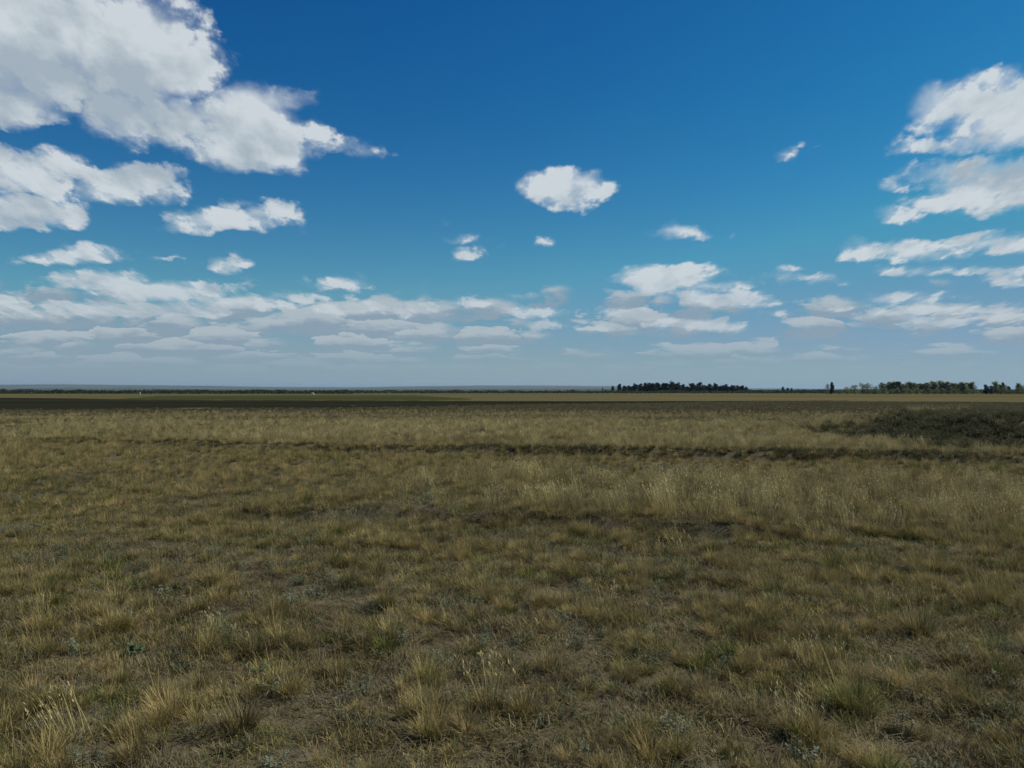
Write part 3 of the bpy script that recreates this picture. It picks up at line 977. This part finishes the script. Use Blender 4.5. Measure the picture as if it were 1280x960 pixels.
row('dark', [(766, 482.4, .6), (774, 479.9, .7), (781, 482.2), (787, 482), (794, 479.8, .9), (801, 479.8, .8), (808, 479, .9), (814, 478.3), (821, 478.2), (828, 479),
             (833, 479.3), (840, 477, .9), (847, 478.6), (854, 480, .8), (865, 478.8, .9), (875, 478, .9), (887, 480, .8), (894, 479.3, .8), (903, 482), (908, 480.2, .9),
             (916, 481.4), (922, 482), (928, 481.6), (933, 483.4, .7)],
    600, 'dark round tree in the far dense grove, %s from its left end', 'tree', 'front trees of the dark grove', 'grove_tree', wide=1.4)
row('dark', [(790, 483), (804, 482), (817, 480.5), (831, 481.5), (845, 481), (859, 483), (869, 481), (881, 481.5), (899, 482.5), (912, 483), (925, 484)],
    625, 'tree in the shaded rear rank of the dark grove, %s from the left', 'tree', 'rear trees of the dark grove', 'grove_tree', wide=1.9)
plant_tree('slim', 753, 484, 600, 'thin lone sapling just left of the dark grove', 'tree', None, 'lone_sapling', 0.5)
row('bush', [(946, 487.6, .8), (970, 486.9, .9)], 560, 'small dark bush in the gap right of the grove, %s of two', 'bush', None, 'far_bush')
row('dark', [(979, 483.4, .9), (985, 484.6), (990, 485)], 560, 'low dark tree of the trio beyond the grove gap, %s from the left', 'tree', 'trio of low trees', 'low_tree', 4)
plant_tree('bush', 1034, 480.8, 420, 'pale leafy tree leaning against the dark slim tree', 'tree', None, 'pale_tree', 0.6, 1)
plant_tree('slim', 1040, 477.6, 415, 'slim dark tree standing alone at the left end of the tree row', 'tree', None, 'slim_tree', 0.95)
row('bush', [(1050, 486.6), (1059, 483.6, .8), (1068, 481.2, .8), (1078, 479.6, .7), (1086, 479.4, .8), (1094, 483, .8)], 412,
    'bright green bushy tree right of the slim dark tree, %s from the left', 'bush', 'green bushy trees', 'bushy_tree', wide=1.25)
row('open', [(1103, 479, .8), (1111, 478), (1118, 477), (1125, 477.4), (1131, 480, .8), (1137, 477.4), (1144, 479), (1151, 479.5), (1158, 478.4), (1167, 477), (1174, 476.4),
             (1183, 477.4), (1191, 478.6), (1197, 479.5, .8), (1203, 477.8), (1210, 479), (1215, 477.8, .8)], 418,
    'open-crowned tree with bare trunk in the tall row, %s from the left', 'tree', 'tall open tree row', 'row_tree', wide=1.45)
row('bush', [(1098, 487), (1106, 486), (1114, 486.5), (1122, 485.6), (1130, 486), (1138, 486.6), (1146, 486), (1154, 487), (1162, 486.2), (1170, 486.6), (1178, 486), (1186, 486.6),
             (1194, 486.4), (1202, 487), (1210, 486.4), (1217, 487)], 408, 'dark shrub under the tall open tree row, %s from the left', 'shrub', 'undergrowth below the tree row', 'undergrowth_shrub', 4, 1.5)
row('bush', [(1222, 488), (1228, 487.6)], 430, 'low shrub in the gap between the two tree rows, %s of two', 'shrub', None, 'gap_shrub')
row('dark', [(1233, 481.2, 1.1), (1239, 482.0, 1.1), (1249, 480.6, 1.1), (1260, 482.6), (1276, 481.6, 1.1)], 411, 'dense dark tree among the ragged ones of the last clump, %s from its left', 'tree', 'dense trees of the last clump', 'clump_tree')
row('open', [(1244, 476.8, .9), (1255, 478.4, .9), (1273, 478.8, .8)], 408, 'tall ragged tree in the last clump at right, %s from the left', 'tree', 'ragged trees of the last clump', 'ragged_tree')
row('bush', [(1248, 484.6), (1256, 485), (1264, 486.6), (1271, 484), (1279, 482)], 402, 'dark bush at the foot of the last clump, %s from the left', 'bush', 'bushes of the last clump', 'clump_bush')

def build_scrub():
    b = Blades()
    def belt(x0, x1, d0, d1, H, per):
        n = int((x1 - x0) / F * d0 * per)
        xx = U(x0, x1, n)
        d = U(d0, d1, n)
        hs = H * (0.45 + 0.9 * fbm(xx * 0.07, xx * 0 + d0, 4))
        p = np.stack([(xx - 640) / F * d, d, U(0, 1, n) ** 0.8 * hs], -1)
        b.leaves(p, U(0, 6.3, n), U(-.9, .9, n), U(.7, 1.3, n), U(.6, 1.0, n), U(0, 1, n))
    belt(-420, 440, 440, 480, 2.0, 60)
    belt(440, 1240, 500, 560, 1.7, 50)
    belt(935, 1700, 520, 550, 2.2, 50)
    o = link('scrub', b.mesh('scrub', MAT['dark_leaf']))
    tag(o, 'far dark belt of low scrub along the horizon', kind='stuff')
build_scrub()
row('bush', [(452, 490.6), (470, 490.4), (478, 490.0), (486, 489.2), (505, 490.4), (520, 490.2)], 470,
    'tiny bush before the horizon scrub beyond the green meadow, %s from the left', 'bush', 'tiny bushes beyond the meadow', 'meadow_bush', 8, 1.2)

# ------------------------------------------------------------------ two small white things out in the fields
def white_mat():
    m, n, out = mat_new('weathered_white')
    a = n.noise(pos(n), 3., 4, 0.6).outputs[0]
    finish(n, out, n.mix(a, (0.42, 0.41, 0.38), (0.66, 0.65, 0.62)), 0.7)
    return m
MAT['white'] = white_mat()
def frustum(name, parent, x0, y0, x1, y1, z0, z1, mat, bev=0.02):
    bm = bmesh.new()
    bmesh.ops.create_cube(bm, size=1)
    for v in bm.verts:
        hi = v.co.z > 0
        v.co.x *= x1 if hi else x0
        v.co.y *= y1 if hi else y0
        v.co.z = z1 if hi else z0
    bmesh.ops.bevel(bm, geom=bm.edges[:], offset=bev, segments=2, affect='EDGES')
    me = bpy.data.meshes.new(name)
    bm.to_mesh(me)
    bm.free()
    me.materials.append(mat)
    return link(name, me, parent)
def empty(name, X, Y, label, cat):
    t = bpy.data.objects.new(name, None)
    sc.collection.objects.link(t)
    t.location = (X, Y, 0.0)
    return tag(t, label, cat)
t = empty('marker_post', *px(175, 0, 330), 'small white post standing at the edge of the far field', 'post')
frustum('shaft', t, .34, .34, .28, .28, -0.1, 1.0, MAT['white'])
frustum('cap', t, .40, .40, .10, .10, 1.002, 1.20, MAT['white'])
t = empty('white_block', *px(391, 0, 340), 'small white block lying out in the green meadow', 'block')
frustum('body', t, 1.25, .9, 1.15, .8, -0.05, 0.66, MAT['white'], .06)
frustum('top_slab', t, 0.9, .9, 0.7, .6, 0.662, 0.9, MAT['white'], .04)

# ------------------------------------------------------------------ hills
def build_hills(name, dist, depth, prof, seed, mat, label):
    xs = np.arange(-1300, 2600, 6.0)
    py = np.interp(xs, [p[0] for p in prof], [p[1] for p in prof]) + 0.8 * (fbm(xs * 0.012, xs * 0 + seed, 4) - 0.5)
    top = (HOR - py) / F * dist + CAM_H
    X0 = (xs - 640) / F
    N = 12
    V = []
    for k in range(N):
        f = k / (N - 1)
        d = dist + (f - 0.55) * depth
        sh = math.sin(math.pi * min(1, f / 0.55) / 2) if f <= 0.55 else math.cos((f - 0.55) / 0.45 * math.pi / 2)
        z = top * sh * (1 + 0.25 * (fbm(xs * 0.03, xs * 0 + k * 3.1 + seed, 3) - 0.5) * (1 - abs(sh - .5)) * (sh < .999)) - 1.5
        V.append(np.stack([X0 * dist, np.full(len(xs), d), z], -1))
    V = np.concatenate(V)
    n = len(xs)
    i, j = np.meshgrid(np.arange(N - 1), np.arange(n - 1), indexing='ij')
    Q = np.stack([i * n + j, i * n + j + 1, (i + 1) * n + j + 1, (i + 1) * n + j], -1).reshape(-1, 4)
    tag(link(name, mesh_np(name, V, Q, mat=mat, smooth=True)), kind='structure', label=label)
build_hills('hills', 14000, 4000, [(-1300, 482), (-200, 480.5), (0, 480.8), (80, 480.2), (150, 481), (250, 482), (350, 483.6), (450, 484), (500, 483), (560, 482.3), (600, 481.8), (680, 481.6),
             (745, 482.6), (860, 483.6), (935, 485.2), (1000, 485.6), (1100, 486.2), (1280, 486.4), (2600, 485)], 2., field_mat('hill_cover', (0.05, 0.06, 0.03), (0.12, 0.11, 0.055), 0.6, 0.0012), 'long low blue hills on the horizon')
build_hills('low_hills', 6500, 2200, [(-1300, 485.6), (0, 485.0), (150, 485.4), (400, 486.6), (640, 486), (745, 485.4), (940, 486.8), (1280, 487.2), (2600, 487)], 5.,
            field_mat('low_hill_cover', (0.045, 0.055, 0.03), (0.11, 0.10, 0.055), 0.4, 0.003), 'low grey-green rise in front of the blue hills')

# ------------------------------------------------------------------ air
def build_haze():
    m, n, out = mat_new('haze')
    v = n.node('ShaderNodeVolumePrincipled')
    v.inputs['Color'].default_value = (0.54, 0.78, 1.0, 1)
    v.inputs['Density'].default_value = HAZE
    v.inputs['Anisotropy'].default_value = 0.2
    n.L.new(v.outputs[0], out.inputs['Volume'])
    S, z0, z1 = 27000, -3.5, 150.
    V = [(sx * S, sy * S, z) for z in (z0, z1) for sx, sy in ((-1, -1), (1, -1), (1, 1), (-1, 1))]
    Q = [(0, 3, 2, 1), (4, 5, 6, 7), (0, 1, 5, 4), (1, 2, 6, 5), (2, 3, 7, 6), (3, 0, 4, 7)]
    o = link('haze', mesh_np('haze', V, Q, mat=m))
    tag(o, 'thin blue haze over the far steppe', kind='stuff')
HAZE = 4.2e-5
build_haze()
